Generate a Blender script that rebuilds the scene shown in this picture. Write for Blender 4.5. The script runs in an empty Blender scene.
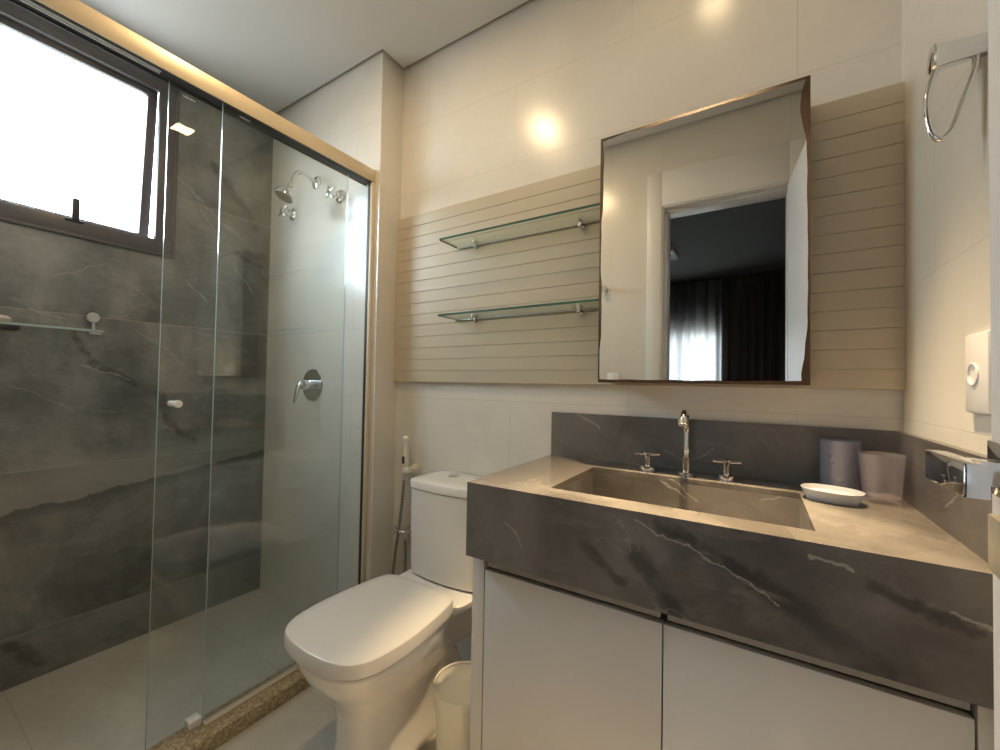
import bpy, bmesh, math, random
from mathutils import Vector, Matrix

# ---------------------------------------------------------------- camera, world, exposure
SC = bpy.context.scene
COL = SC.collection
CAM_LOC = Vector((2.2942, -1.3657, 1.1373))
CAM_R = Vector((0.84861325, 0.52871804, 0.01768579))
CAM_U = Vector((-0.00343307, -0.02792686, 0.99960407))
CAM_F = Vector((-0.52900261, 0.84833798, 0.02188398))
cam_data = bpy.data.cameras.new('camera')
cam = bpy.data.objects.new('camera', cam_data)
COL.objects.link(cam)
cam_data.sensor_fit = 'HORIZONTAL'
cam_data.sensor_width = 36.0
cam_data.lens = 36.0 * 409.33 / 1000.0
cam_data.clip_start = 0.01
cam_data.clip_end = 100
cam.matrix_world = Matrix(((CAM_R.x, CAM_U.x, -CAM_F.x, CAM_LOC.x),
                           (CAM_R.y, CAM_U.y, -CAM_F.y, CAM_LOC.y),
                           (CAM_R.z, CAM_U.z, -CAM_F.z, CAM_LOC.z),
                           (0, 0, 0, 1)))
SC.camera = cam

world = bpy.data.worlds.new('overcast_sky')
SC.world = world
world.use_nodes = True
wn = world.node_tree.nodes
for n in list(wn):
    wn.remove(n)
w_out = wn.new('ShaderNodeOutputWorld')
w_bg = wn.new('ShaderNodeBackground')
# bright overcast sky above the horizon, darker ground below it
w_tc = wn.new('ShaderNodeTexCoord')
w_sep = wn.new('ShaderNodeSeparateXYZ')
w_map = wn.new('ShaderNodeMapRange')
w_mix = wn.new('ShaderNodeMix')
w_mix.data_type = 'RGBA'
w_map.inputs[1].default_value = -0.12
w_map.inputs[2].default_value = 0.10
w_mix.inputs[6].default_value = (0.24, 0.25, 0.25, 1)
w_mix.inputs[7].default_value = (0.80, 0.90, 1.0, 1)
world.node_tree.links.new(w_tc.outputs['Generated'], w_sep.inputs[0])
world.node_tree.links.new(w_sep.outputs[2], w_map.inputs[0])
world.node_tree.links.new(w_map.outputs[0], w_mix.inputs[0])
world.node_tree.links.new(w_mix.outputs[2], w_bg.inputs['Color'])
w_bg.inputs['Strength'].default_value = 24.0
world.node_tree.links.new(w_bg.outputs[0], w_out.inputs[0])

SC.view_settings.view_transform = 'Standard'
SC.view_settings.look = 'None'
SC.view_settings.gamma = 1.0
SC.view_settings.use_curve_mapping = False
SC.view_settings.exposure = 0.28
SC.cycles.use_denoising = True
SC.cycles.max_bounces = 12
SC.cycles.transparent_max_bounces = 32
SC.cycles.glossy_bounces = 8
SC.cycles.sample_clamp_indirect = 6.0
SC.cycles.caustics_reflective = False
SC.cycles.caustics_refractive = False

LAMP_WARM = (1.0, 0.73, 0.40)

# ---------------------------------------------------------------- helpers
class NT:
    """small helper that writes shader nodes"""
    def __init__(self, name):
        self.mat = bpy.data.materials.new(name)
        self.mat.use_nodes = True
        self.t = self.mat.node_tree
        self.t.nodes.clear()
        self.out = self.t.nodes.new('ShaderNodeOutputMaterial')
    def node(self, kind, **kw):
        n = self.t.nodes.new(kind)
        for k, v in kw.items():
            setattr(n, k, v)
        return n
    def link(self, a, b):
        self.t.links.new(a, b)
    def put(self, sock, v):
        if isinstance(v, bpy.types.NodeSocket):
            self.link(v, sock)
        elif isinstance(v, (tuple, list)) and len(v) == 3 and sock.type == 'RGBA':
            sock.default_value = (v[0], v[1], v[2], 1)
        else:
            sock.default_value = v
    def m(self, op, a, b=0.0, c=0.0, clamp=False):
        n = self.node('ShaderNodeMath', operation=op, use_clamp=clamp)
        for i, v in enumerate((a, b, c)):
            self.put(n.inputs[i], v)
        return n.outputs[0]
    def vm(self, op, a, b=(0, 0, 0)):
        n = self.node('ShaderNodeVectorMath', operation=op)
        self.put(n.inputs[0], a)
        self.put(n.inputs[1], b)
        return n.outputs[0]
    def mix(self, f, a, b, blend='MIX'):
        n = self.node('ShaderNodeMix', data_type='RGBA', blend_type=blend)
        self.put(n.inputs[0], f)
        self.put(n.inputs[6], a)
        self.put(n.inputs[7], b)
        return n.outputs[2]
    def pos(self):
        return self.node('ShaderNodeNewGeometry').outputs['Position']
    def obj(self):
        return self.node('ShaderNodeTexCoord').outputs['Object']
    def sep(self, v):
        n = self.node('ShaderNodeSeparateXYZ')
        self.link(v, n.inputs[0])
        return n.outputs
    def comb(self, x, y, z):
        n = self.node('ShaderNodeCombineXYZ')
        for i, v in enumerate((x, y, z)):
            self.put(n.inputs[i], v)
        return n.outputs[0]
    def noise(self, vec, scale, detail=4, rough=0.55, dist=0.0, color=False):
        n = self.node('ShaderNodeTexNoise')
        self.link(vec, n.inputs['Vector'])
        n.inputs['Scale'].default_value = scale
        n.inputs['Detail'].default_value = detail
        n.inputs['Roughness'].default_value = rough
        n.inputs['Distortion'].default_value = dist
        return n.outputs['Color' if color else 'Fac']
    def ramp(self, f, lo, hi, a=0.0, b=1.0):
        n = self.node('ShaderNodeMapRange', interpolation_type='SMOOTHSTEP')
        self.put(n.inputs[0], f)
        n.inputs[1].default_value = lo
        n.inputs[2].default_value = hi
        n.inputs[3].default_value = a
        n.inputs[4].default_value = b
        return n.outputs[0]
    def bump(self, h, strength=0.3, dist=0.002):
        n = self.node('ShaderNodeBump')
        n.inputs['Strength'].default_value = strength
        n.inputs['Distance'].default_value = dist
        self.link(h, n.inputs['Height'])
        return n.outputs[0]
    def bsdf(self, color=(0.5, 0.5, 0.5), rough=0.5, metal=0.0, spec=0.5, normal=None, **kw):
        n = self.node('ShaderNodeBsdfPrincipled')
        self.put(n.inputs['Base Color'], color)
        self.put(n.inputs['Roughness'], rough)
        n.inputs['Metallic'].default_value = metal
        n.inputs['Specular IOR Level'].default_value = spec
        if normal is not None:
            self.link(normal, n.inputs['Normal'])
        for k, v in kw.items():
            self.put(n.inputs[k.replace('_', ' ')], v)
        self.link(n.outputs[0], self.out.inputs[0])
        return n


def plain(name, color, rough=0.4, metal=0.0, spec=0.5, vary=0.04, scale=8.0, coat=0.0):
    k = NT(name)
    f = k.noise(k.obj(), scale, 3)
    lo = tuple(c * (1 - vary) for c in color)
    hi = tuple(min(1, c * (1 + vary)) for c in color)
    b = k.bsdf(k.mix(f, lo, hi), rough, metal, spec)
    if coat:
        b.inputs['Coat Weight'].default_value = coat
        b.inputs['Coat Roughness'].default_value = 0.05
    return k.mat


def seg_mask(k, u, v, segs, width):
    """1 close to any of the (u0,v0,u1,v1) strokes, 0 away from them"""
    total = None
    for s in segs:
        u0, v0, u1, v1 = s[:4]
        w = s[4] if len(s) > 4 else width
        du, dv = u1 - u0, v1 - v0
        L2 = du * du + dv * dv
        pu = k.m('SUBTRACT', u, u0)
        pv = k.m('SUBTRACT', v, v0)
        t = k.m('DIVIDE', k.m('ADD', k.m('MULTIPLY', pu, du), k.m('MULTIPLY', pv, dv)), L2, clamp=True)
        eu = k.m('SUBTRACT', pu, k.m('MULTIPLY', t, du))
        ev = k.m('SUBTRACT', pv, k.m('MULTIPLY', t, dv))
        d = k.m('SQRT', k.m('ADD', k.m('MULTIPLY', eu, eu), k.m('MULTIPLY', ev, ev)))
        mk = k.ramp(d, w, w * 0.25, 0.0, 1.0)
        total = mk if total is None else k.m('MAXIMUM', total, mk)
    return total


def stone(name, axes, base_lo, base_hi, light=(), dark=(), rough=0.35, tiles=None, light_amt=0.38, dark_amt=0.68,
          seed=(0, 0, 0), bands=()):
    """grey veined porcelain; axes picks the two world axes of the face for the drawn veins"""
    k = NT(name)
    p = k.pos()
    x = k.sep(p)
    U, V = x[axes[0]], x[axes[1]]
    q = k.vm('ADD', p, seed)
    tile_val = None
    if tiles:
        v0, th, u0, tw = tiles
        row = k.m('FLOOR', k.m('DIVIDE', k.m('SUBTRACT', V, v0), th))
        colm = k.m('FLOOR', k.m('DIVIDE', k.m('SUBTRACT', U, u0), tw))
        wn_ = k.node('ShaderNodeTexWhiteNoise', noise_dimensions='2D')
        k.link(k.comb(row, colm, 0.0), wn_.inputs['Vector'])
        tile_val = wn_.outputs['Value']
        q = k.vm('ADD', q, k.comb(k.m('MULTIPLY', tile_val, 7.0), k.m('MULTIPLY', tile_val, 3.0), k.m('MULTIPLY', tile_val, 5.0)))
    n1 = k.noise(q, 1.7, 6, 0.58, 0.9)
    n2 = k.noise(q, 5.5, 8, 0.65, 0.5)
    f = k.m('ADD', k.m('MULTIPLY', n1, 0.7), k.m('MULTIPLY', n2, 0.3))
    f = k.ramp(f, 0.38, 0.62)
    col = k.mix(f, base_lo, base_hi)
    cl = k.ramp(k.noise(q, 3.2, 9, 0.68, 1.4), 0.50, 0.53)
    col = k.mix(k.m('MULTIPLY', cl, 0.16), col, tuple(c * 0.5 for c in base_lo))
    streak = k.noise(k.vm('MULTIPLY', q, (3.0, 3.0, 14.0)), 2.0, 7, 0.7, 0.8)
    col = k.mix(k.m('MULTIPLY', k.ramp(streak, 0.54, 0.70), 0.30), col, tuple(c * 1.35 for c in base_hi))
    fine = k.noise(q, 60.0, 4, 0.7)
    col = k.mix(k.m('MULTIPLY', fine, 0.22), col, tuple(c * 0.45 for c in base_lo))
    # natural thin veins: ridges of a stretched noise, thinned out by a second one
    r1 = k.m('ABSOLUTE', k.m('SUBTRACT', k.noise(q, 1.1, 5, 0.6, 1.6), 0.5))
    msk = k.ramp(k.noise(q, 2.3, 2), 0.56, 0.70)
    vein = k.m('MULTIPLY', k.ramp(r1, 0.006, 0.0), msk)
    # drawn veins
    wob = k.noise(p, 9.0, 5, 0.6, 0.0, color=True)
    ws = k.sep(wob)
    Uw = k.m('ADD', U, k.m('MULTIPLY', k.m('SUBTRACT', ws[0], 0.5), 0.07))
    Vw = k.m('ADD', V, k.m('MULTIPLY', k.m('SUBTRACT', ws[1], 0.5), 0.07))
    for (bu0, bv0, bu1, bv1, gain) in bands:      # lighter cloud on the upper side of a ragged edge
        sl = (bv1 - bv0) / (bu1 - bu0)
        e = k.m('SUBTRACT', Vw, k.m('ADD', k.m('MULTIPLY', k.m('SUBTRACT', Uw, bu0), sl), bv0))
        edge = k.m('MULTIPLY', k.ramp(e, 0.0, 0.006), k.ramp(e, 0.22, 0.09))
        col = k.mix(k.m('MULTIPLY', edge, gain), col, tuple(c * 1.25 for c in base_hi))
        under = k.m('MULTIPLY', k.ramp(e, 0.004, -0.002), k.ramp(e, -0.06, 0.0))
        col = k.mix(k.m('MULTIPLY', under, 0.55), col, tuple(c * 0.5 for c in base_lo))
    if dark:
        dm = seg_mask(k, Uw, Vw, dark, 0.02)
        dm = k.m('MULTIPLY', dm, k.ramp(k.noise(p, 26.0, 4), 0.36, 0.56, 0.35, 1.0))
        col = k.mix(k.m('MULTIPLY', dm, dark_amt), col, tuple(c * 0.42 for c in base_lo))
    col = k.mix(k.m('MULTIPLY', vein, 0.20), col, (0.42, 0.39, 0.34))
    if light:
        lm = seg_mask(k, Uw, Vw, light, 0.004)
        col = k.mix(k.m('MULTIPLY', lm, light_amt), col, (0.52, 0.49, 0.43))
    if tiles:
        gain = k.m('ADD', 0.86, k.m('MULTIPLY', tile_val, 0.28))
        col = k.mix(1.0, col, k.comb(gain, gain, gain), 'MULTIPLY')
        fz = k.m('FRACT', k.m('DIVIDE', k.m('SUBTRACT', V, v0), th))
        dz = k.m('MULTIPLY', k.m('MINIMUM', fz, k.m('SUBTRACT', 1.0, fz)), th)
        fu = k.m('FRACT', k.m('DIVIDE', k.m('SUBTRACT', U, u0), tw))
        du_ = k.m('MULTIPLY', k.m('MINIMUM', fu, k.m('SUBTRACT', 1.0, fu)), tw)
        g = k.ramp(k.m('MINIMUM', dz, du_), 0.0021, 0.0011)
        col = k.mix(k.m('MULTIPLY', g, 0.65), col, (0.36, 0.33, 0.28))
    rr = k.m('ADD', rough, k.m('MULTIPLY', k.m('SUBTRACT', n2, 0.5), 0.12))
    k.bsdf(col, rr, 0.0, 0.5)
    return k.mat


def tiled(name, color, rough, th, z0, tw, u0, joint, vertical=True, vary=0.03, joint_w=0.0013, bondshift=0.5, floor=False):
    """plain rectified wall or floor tiles with thin joints"""
    k = NT(name)
    p = k.pos()
    x = k.sep(p)
    if floor:
        U, V = x[0], x[1]
    else:
        U, V = k.m('ADD', x[0], x[1]), x[2]
    a = k.m('DIVIDE', k.m('SUBTRACT', V, z0), th)
    row = k.m('FLOOR', a)
    fz = k.m('FRACT', a)
    dz = k.m('MULTIPLY', k.m('MINIMUM', fz, k.m('SUBTRACT', 1.0, fz)), th)
    ub = k.m('ADD', k.m('DIVIDE', k.m('SUBTRACT', U, u0), tw), k.m('MULTIPLY', k.m('MODULO', row, 2.0), bondshift))
    fu = k.m('FRACT', ub)
    du = k.m('MULTIPLY', k.m('MINIMUM', fu, k.m('SUBTRACT', 1.0, fu)), tw)
    d = k.m('MINIMUM', dz, du) if vertical else dz
    g = k.ramp(d, joint_w, joint_w * 0.4)
    n1 = k.noise(p, 3.0, 5, 0.6, 0.6)
    n2 = k.noise(p, 40.0, 3, 0.6)
    f = k.m('ADD', k.m('MULTIPLY', n1, 0.75), k.m('MULTIPLY', n2, 0.25))
    col = k.mix(k.ramp(f, 0.32, 0.68), tuple(c * (1 - vary) for c in color), tuple(min(1, c * (1 + vary)) for c in color))
    col = k.mix(k.m('MULTIPLY', g, 0.45), col, joint)
    h = k.m('SUBTRACT', 1.0, g)
    k.bsdf(col, rough, 0.0, 0.5, normal=k.bump(h, 0.25, 0.001))
    return k.mat


def glass_sheet(name, tint=(0.93, 0.96, 0.95), ior=1.5, rough=0.0, gain=1.0):
    k = NT(name)
    fr = k.node('ShaderNodeFresnel')
    back = k.node('ShaderNodeNewGeometry').outputs['Backfacing']
    k.link(k.m('ADD', ior, k.m('MULTIPLY', back, 1.0 / ior - ior)), fr.inputs['IOR'])   # thin sheet: same reflectance on both faces
    tr = k.node('ShaderNodeBsdfTransparent')
    n = k.noise(k.obj(), 2.0, 2)
    k.link(k.mix(n, tint, tuple(min(1, c * 1.01) for c in tint)), tr.inputs['Color'])
    gl = k.node('ShaderNodeBsdfGlossy')
    gl.inputs['Roughness'].default_value = rough
    gl.inputs['Color'].default_value = (1, 1, 1, 1)
    mx = k.node('ShaderNodeMixShader')
    k.link(k.m('MULTIPLY', fr.outputs[0], gain, clamp=True), mx.inputs[0])
    k.link(tr.outputs[0], mx.inputs[1])
    k.link(gl.outputs[0], mx.inputs[2])
    k.link(mx.outputs[0], k.out.inputs[0])
    return k.mat


def emitter(name, color, strength):
    k = NT(name)
    e = k.node('ShaderNodeEmission')
    e.inputs['Color'].default_value = (*color, 1)
    e.inputs['Strength'].default_value = strength
    k.link(e.outputs[0], k.out.inputs[0])
    return k.mat


# ---- mesh pieces
def B():
    return bmesh.new()


def box(bm, x0, x1, y0, y1, z0, z1, bevel=0.0, seg=2):
    t = bmesh.new()
    bmesh.ops.create_cube(t, size=1.0)
    for v in t.verts:
        v.co = Vector((x0 + (v.co.x + .5) * (x1 - x0), y0 + (v.co.y + .5) * (y1 - y0), z0 + (v.co.z + .5) * (z1 - z0)))
    if bevel > 0:
        bmesh.ops.bevel(t, geom=list(t.edges), offset=bevel, segments=seg, affect='EDGES', profile=0.5)
    return merge(bm, t)


def merge(bm, t, mat=None):
    if mat is not None:
        bmesh.ops.transform(t, matrix=mat, verts=t.verts)
    me = bpy.data.meshes.new('tmp')
    t.to_mesh(me)
    t.free()
    bm.from_mesh(me)
    bpy.data.meshes.remove(me)
    return bm


def frame_of(d):
    d = d.normalized()
    up = Vector((0, 0, 1)) if abs(d.z) < 0.95 else Vector((1, 0, 0))
    a = d.cross(up).normalized()
    return a, d.cross(a).normalized()


def tube(bm, pts, r, n=16, caps=True):
    """round bar through pts, r one radius or one per point"""
    pts = [Vector(p) for p in pts]
    rs = r if isinstance(r, (list, tuple)) else [r] * len(pts)
    rings = []
    prev = None
    for i, p in enumerate(pts):
        if i == 0:
            d = pts[1] - pts[0]
        elif i == len(pts) - 1:
            d = pts[-1] - pts[-2]
        else:
            d = (pts[i + 1] - pts[i]).normalized() + (pts[i] - pts[i - 1]).normalized()
        if d.length < 1e-9:
            d = pts[i] - pts[i - 1] if i else Vector((0, 0, 1))
        d.normalize()
        if prev is None:
            a, b = frame_of(d)
        else:
            a = (prev - d * prev.dot(d)).normalized()
            b = d.cross(a)
        prev = a
        rings.append([bm.verts.new(p + (a * math.cos(2 * math.pi * j / n) + b * math.sin(2 * math.pi * j / n)) * rs[i]) for j in range(n)])
    for i in range(len(rings) - 1):
        for j in range(n):
            bm.faces.new((rings[i][j], rings[i][(j + 1) % n], rings[i + 1][(j + 1) % n], rings[i + 1][j]))
    if caps:
        bm.faces.new(rings[0][::-1])
        bm.faces.new(rings[-1])
    return bm


def lathe(bm, prof, origin, axis=(0, 0, 1), n=40, cap0=True, cap1=True):
    """prof: list of (radius, distance along axis)"""
    o = Vector(origin)
    ax = Vector(axis).normalized()
    a, b = frame_of(ax)
    rings = []
    for (r, h) in prof:
        rings.append([bm.verts.new(o + ax * h + (a * math.cos(2 * math.pi * j / n) + b * math.sin(2 * math.pi * j / n)) * max(r, 1e-5)) for j in range(n)])
    for i in range(len(rings) - 1):
        for j in range(n):
            bm.faces.new((rings[i][j], rings[i][(j + 1) % n], rings[i + 1][(j + 1) % n], rings[i + 1][j]))
    if cap0:
        bm.faces.new(rings[0][::-1])
    if cap1:
        bm.faces.new(rings[-1])
    return bm


def loft(bm, rings, cap0=True, cap1=True):
    vs = [[bm.verts.new(p) for p in ring] for ring in rings]
    n = len(vs[0])
    for i in range(len(vs) - 1):
        for j in range(n):
            bm.faces.new((vs[i][j], vs[i][(j + 1) % n], vs[i + 1][(j + 1) % n], vs[i + 1][j]))
    if cap0:
        bm.faces.new(vs[0][::-1])
    if cap1:
        bm.faces.new(vs[-1])
    return bm


def superellipse(cx, cy, z, a, b, e, n=64):
    out = []
    for i in range(n):
        t = 2 * math.pi * i / n
        c, s = math.cos(t), math.sin(t)
        out.append((cx + a * math.copysign(abs(c) ** (2 / e), c), cy + b * math.copysign(abs(s) ** (2 / e), s), z))
    return out


def bez(p0, p1, p2, p3, n=12):
    p0, p1, p2, p3 = map(Vector, (p0, p1, p2, p3))
    return [((1 - t) ** 3) * p0 + 3 * ((1 - t) ** 2) * t * p1 + 3 * (1 - t) * t * t * p2 + t ** 3 * p3 for t in [i / n for i in range(n + 1)]]


def catmull(pts, n=6):
    pts = [Vector(p) for p in pts]
    out = []
    for i in range(len(pts) - 1):
        p0 = pts[max(i - 1, 0)]
        p1, p2 = pts[i], pts[i + 1]
        p3 = pts[min(i + 2, len(pts) - 1)]
        for j in range(n):
            t = j / n
            out.append(0.5 * ((2 * p1) + (-p0 + p2) * t + (2 * p0 - 5 * p1 + 4 * p2 - p3) * t * t + (-p0 + 3 * p1 - 3 * p2 + p3) * t ** 3))
    out.append(pts[-1])
    return out


def wpos(o):
    v = Vector((0, 0, 0))
    while o is not None:
        v += o.location
        o = o.parent
    return v


def obj(name, bm, mat, parent=None, base=None, smooth=35, kind=None, label=None):
    """links one mesh object; shapes are written in world coordinates and moved to the parent's (or base's) frame"""
    if parent is not None:
        off = wpos(parent)
    else:
        off = Vector(base) if base is not None else Vector((0, 0, 0))
    bmesh.ops.recalc_face_normals(bm, faces=bm.faces)
    bmesh.ops.translate(bm, vec=-off, verts=bm.verts)
    me = bpy.data.meshes.new(name)
    bm.to_mesh(me)
    bm.free()
    if smooth:
        me.shade_smooth()
        me.set_sharp_from_angle(angle=math.radians(smooth))
    me.materials.append(mat)
    o = bpy.data.objects.new(name, me)
    COL.objects.link(o)
    if parent is not None:
        o.parent = parent
    else:
        o.location = off
    if kind:
        o['kind'] = kind
    if label:
        o['label'] = label
    return o


def thing(name, label, cat, loc, group=None, kind=None):
    o = bpy.data.objects.new(name, None)
    COL.objects.link(o)
    o.empty_display_size = 0.05
    o.location = loc
    o['label'] = label
    o['category'] = cat
    if group:
        o['group'] = group
    if kind:
        o['kind'] = kind
    return o


def tag(o, label, cat, group=None, kind=None):
    o['label'] = label
    o['category'] = cat
    if group:
        o['group'] = group
    if kind:
        o['kind'] = kind
    return o


def struct(name, bm, mat, label, cat, smooth=0):
    return tag(obj(name, bm, mat, smooth=smooth), label, cat, kind='structure')


# ---------------------------------------------------------------- dimensions (metres)
XP, XR = 0.875, 2.60            # end of the shower wall, right wall
YS = -0.128                     # shower wall face; the back wall is y = 0
YF = -1.40                      # wall with the doorway
ZC = 2.605                      # ceiling
CT, CB = 0.8868, 0.7019         # counter top and bottom of its apron
CL, CF = 1.6733, -0.5185        # counter left end and front
HX0, HX1, HY0, HY1 = 1.8721, 2.3861, -0.4474, -0.1372   # basin opening
TH = 0.6

# ---------------------------------------------------------------- materials
S_LO, S_HI = (0.118, 0.118, 0.111), (0.275, 0.272, 0.255)
left_light = [(-0.865, 1.187, -0.715, 1.130, .004), (-0.665, 2.155, -0.50, 2.02, .005), (-0.50, 2.02, -0.25, 1.86, .004),
              (-0.50, 2.02, -0.36, 1.80, .003), (-1.02, 1.40, -0.92, 1.36, .003), (-0.62, 0.74, -0.40, 0.77, .002), (-0.78, 1.58, -0.60, 1.46, .002), (-0.95, 1.52, -0.80, 1.62, .0018), (-0.31, 1.73, -0.21, 1.60, .004),
              (-0.52, 1.60, -0.42, 1.52, .0035), (-0.70, 1.34, -0.50, 1.20, .0022), (-1.05, 1.10, -0.88, 1.02, .002)]
left_dark = [(-0.885, 1.30, -0.84, 1.20, .014), (-0.84, 1.20, -0.78, 1.165, .022), (-0.78, 1.165, -0.69, 1.11, .02),
             (-0.60, 1.055, -0.55, 0.92, .028), (-0.55, 0.92, -0.47, 0.84, .02), (-1.02, 0.145, -0.94, 0.06, .03),
             (-0.42, 2.20, -0.20, 1.95, .03), (-0.30, 1.80, -0.18, 1.74, .02), (-0.33, 0.70, -0.20, 0.66, .02)]
M = {}
M['stone_wall'] = stone('grey_veined_wall_porcelain', (1, 2), S_LO, S_HI, left_light, left_dark, rough=0.32,
                        tiles=(0.1828, TH, -2.53, 1.2), bands=[(-1.1, 0.62, -0.2, 0.74, 0.55)])
front_light = [(2.095, 0.872, 2.30, 0.79, .0028), (2.30, 0.79, 2.34, 0.765, .002), (2.37, 0.862, 2.42, 0.848, .004), (2.54, 0.818, 2.60, 0.802, .0035),
               (1.79, 0.80, 1.83, 0.76, .002)]
front_dark = [(2.15, 0.87, 2.30, 0.80, .022), (2.30, 0.80, 2.46, 0.71, .03), (2.10, 0.80, 2.16, 0.72, .035), (1.98, 0.80, 2.06, 0.74, .02), (2.44, 0.84, 2.56, 0.80, .012)]
C_LO, C_HI = (0.088, 0.080, 0.075), (0.190, 0.174, 0.162)
M['stone_counter'] = stone('grey_veined_counter_porcelain', (0, 2), C_LO, C_HI, front_light, front_dark, rough=0.24, dark_amt=0.78, seed=(3.1, 1.7, 0.4))
splash_light = [(1.775, 1.035, 1.86, 0.995, .004), (2.05, 0.94, 2.12, 0.92, .002), (2.13, 0.93, 2.20, 0.96, .0018)]
M['stone_splash'] = stone('grey_veined_backsplash_porcelain', (0, 2), C_LO, C_HI, splash_light, [], rough=0.30, seed=(8.3, 2.2, 5.0))
M['stone_side'] = stone('grey_side_splash_porcelain', (1, 2), C_LO, C_HI, [(-0.36, 0.98, -0.30, 0.93, .002)], [], rough=0.30, seed=(1.3, 6.2, 2.0))
basin_light = [(2.06, 0.885, 2.13, 0.83, .004), (2.10, 0.885, 2.16, 0.82, .003), (2.30, 0.85, 2.36, 0.87, .003)]
M['stone_basin'] = stone('grey_veined_basin_porcelain', (0, 2), C_LO, C_HI, basin_light, [], rough=0.34, seed=(4.4, 0.3, 2.8))
M['wall_tile'] = tiled('cream_satin_wall_tile', (0.72, 0.68, 0.615), 0.24, 0.31, 2.0, 0.9, 1.49, (0.45, 0.41, 0.35))
M['floor_tile'] = tiled('beige_grey_floor_porcelain', (0.53, 0.495, 0.43), 0.38, 0.6, -0.43, 1.2, -0.10, (0.19, 0.17, 0.14), floor=True, vary=0.10, joint_w=0.0018, bondshift=0.0)
M['ceiling'] = plain('white_ceiling_paint', (0.62, 0.61, 0.59), 0.9, spec=0.2, vary=0.01)
M['white_paint'] = plain('white_lacquer', (0.74, 0.72, 0.70), 0.35, vary=0.01)
M['door_white'] = plain('white_door_lacquer', (0.76, 0.75, 0.77), 0.4, vary=0.01)
M['cabinet'] = plain('white_matt_cabinet_board', (0.60, 0.575, 0.56), 0.45, vary=0.015)
M['cabinet_strip'] = plain('grey_finger_pull_strip', (0.24, 0.225, 0.215), 0.4)
M['dark_gap'] = plain('dark_cabinet_interior', (0.03, 0.027, 0.025), 0.8)
M['panel'] = plain('beige_lacquered_slats', (0.52, 0.445, 0.335), 0.42, vary=0.02, scale=4)
M['ceramic'] = plain('white_glazed_ceramic', (0.78, 0.75, 0.71), 0.10, vary=0.01, coat=0.3)
M['seat'] = plain('white_seat_plastic', (0.69, 0.66, 0.63), 0.22, vary=0.01)
M['bin'] = plain('cream_plastic', (0.86, 0.81, 0.70), 0.38, vary=0.015)
M['chrome'] = plain('polished_chrome', (0.78, 0.78, 0.80), 0.07, metal=1.0, vary=0.02)
M['chrome_soft'] = plain('brushed_steel', (0.62, 0.60, 0.58), 0.28, metal=1.0, vary=0.04, scale=30)
M['steel_dark'] = plain('dull_steel', (0.34, 0.33, 0.31), 0.4, metal=1.0, vary=0.04)
M['bronze'] = plain('satin_bronze_plate', (0.16, 0.12, 0.09), 0.3, metal=1.0)
M['alu'] = plain('champagne_anodised_aluminium', (0.62, 0.52, 0.37), 0.42, metal=0.35, vary=0.03)
M['alu_jamb'] = plain('champagne_jamb_aluminium', (0.66, 0.57, 0.44), 0.38, vary=0.03)
M['dark_rail'] = plain('dark_rail_underside', (0.05, 0.052, 0.06), 0.35)
M['white_rail'] = plain('white_nylon_guide', (0.80, 0.82, 0.86), 0.4)
M['window_frame'] = plain('dark_taupe_window_aluminium', (0.080, 0.073, 0.076), 0.4, vary=0.05)
M['glass'] = glass_sheet('clear_greenish_safety_glass', (0.950, 0.968, 0.965), gain=1.0)
M['window_glass'] = glass_sheet('window_glass', (0.95, 0.98, 0.98))
M['glass_edge'] = plain('pale_glass_edge', (0.42, 0.52, 0.52), 0.15, vary=0.05)
M['shelf_glass'] = glass_sheet('green_shelf_glass', (0.91, 0.955, 0.935), gain=1.0)
M['shelf_edge'] = plain('dark_green_glass_edge', (0.025, 0.085, 0.062), 0.12, vary=0.1)
M['mirror'] = plain('silvered_mirror', (0.86, 0.87, 0.85), 0.0, metal=1.0, vary=0.0)
M['wood_edge'] = plain('brown_mirror_board', (0.085, 0.052, 0.032), 0.6, spec=0.2, vary=0.25, scale=20)
M['white_plastic'] = plain('white_plastic', (0.80, 0.78, 0.75), 0.3, vary=0.01)
M['cream_plastic'] = plain('ivory_sprayer_plastic', (0.76, 0.71, 0.62), 0.28, vary=0.02)
M['dark_plastic'] = plain('dark_rubber', (0.03, 0.03, 0.032), 0.5)
M['soap'] = plain('cream_soap', (0.58, 0.52, 0.42), 0.45, vary=0.03)
M['label_white'] = plain('white_etched_mark', (0.85, 0.85, 0.85), 0.6)


def kerb_mat():
    k = NT('speckled_beige_granite')
    p = k.pos()
    a = k.noise(p, 95.0, 4, 0.7)
    b = k.noise(p, 130.0, 3, 0.6)
    col = k.mix(k.ramp(a, 0.38, 0.62), (0.27, 0.20, 0.115), (0.52, 0.42, 0.27))
    col = k.mix(k.ramp(b, 0.60, 0.70), col, (0.10, 0.07, 0.045))
    k.bsdf(col, 0.3)
    return k.mat


M['kerb'] = kerb_mat()


def ribbed_hose():
    k = NT('ribbed_steel_hose')
    z = k.sep(k.obj())[2]
    s = k.m('SINE', k.m('MULTIPLY', z, 900.0))
    col = k.mix(k.ramp(s, -0.4, 0.4), (0.06, 0.055, 0.05), (0.55, 0.52, 0.48))
    k.bsdf(col, 0.3, 0.8)
    return k.mat


M['hose'] = ribbed_hose()


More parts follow.
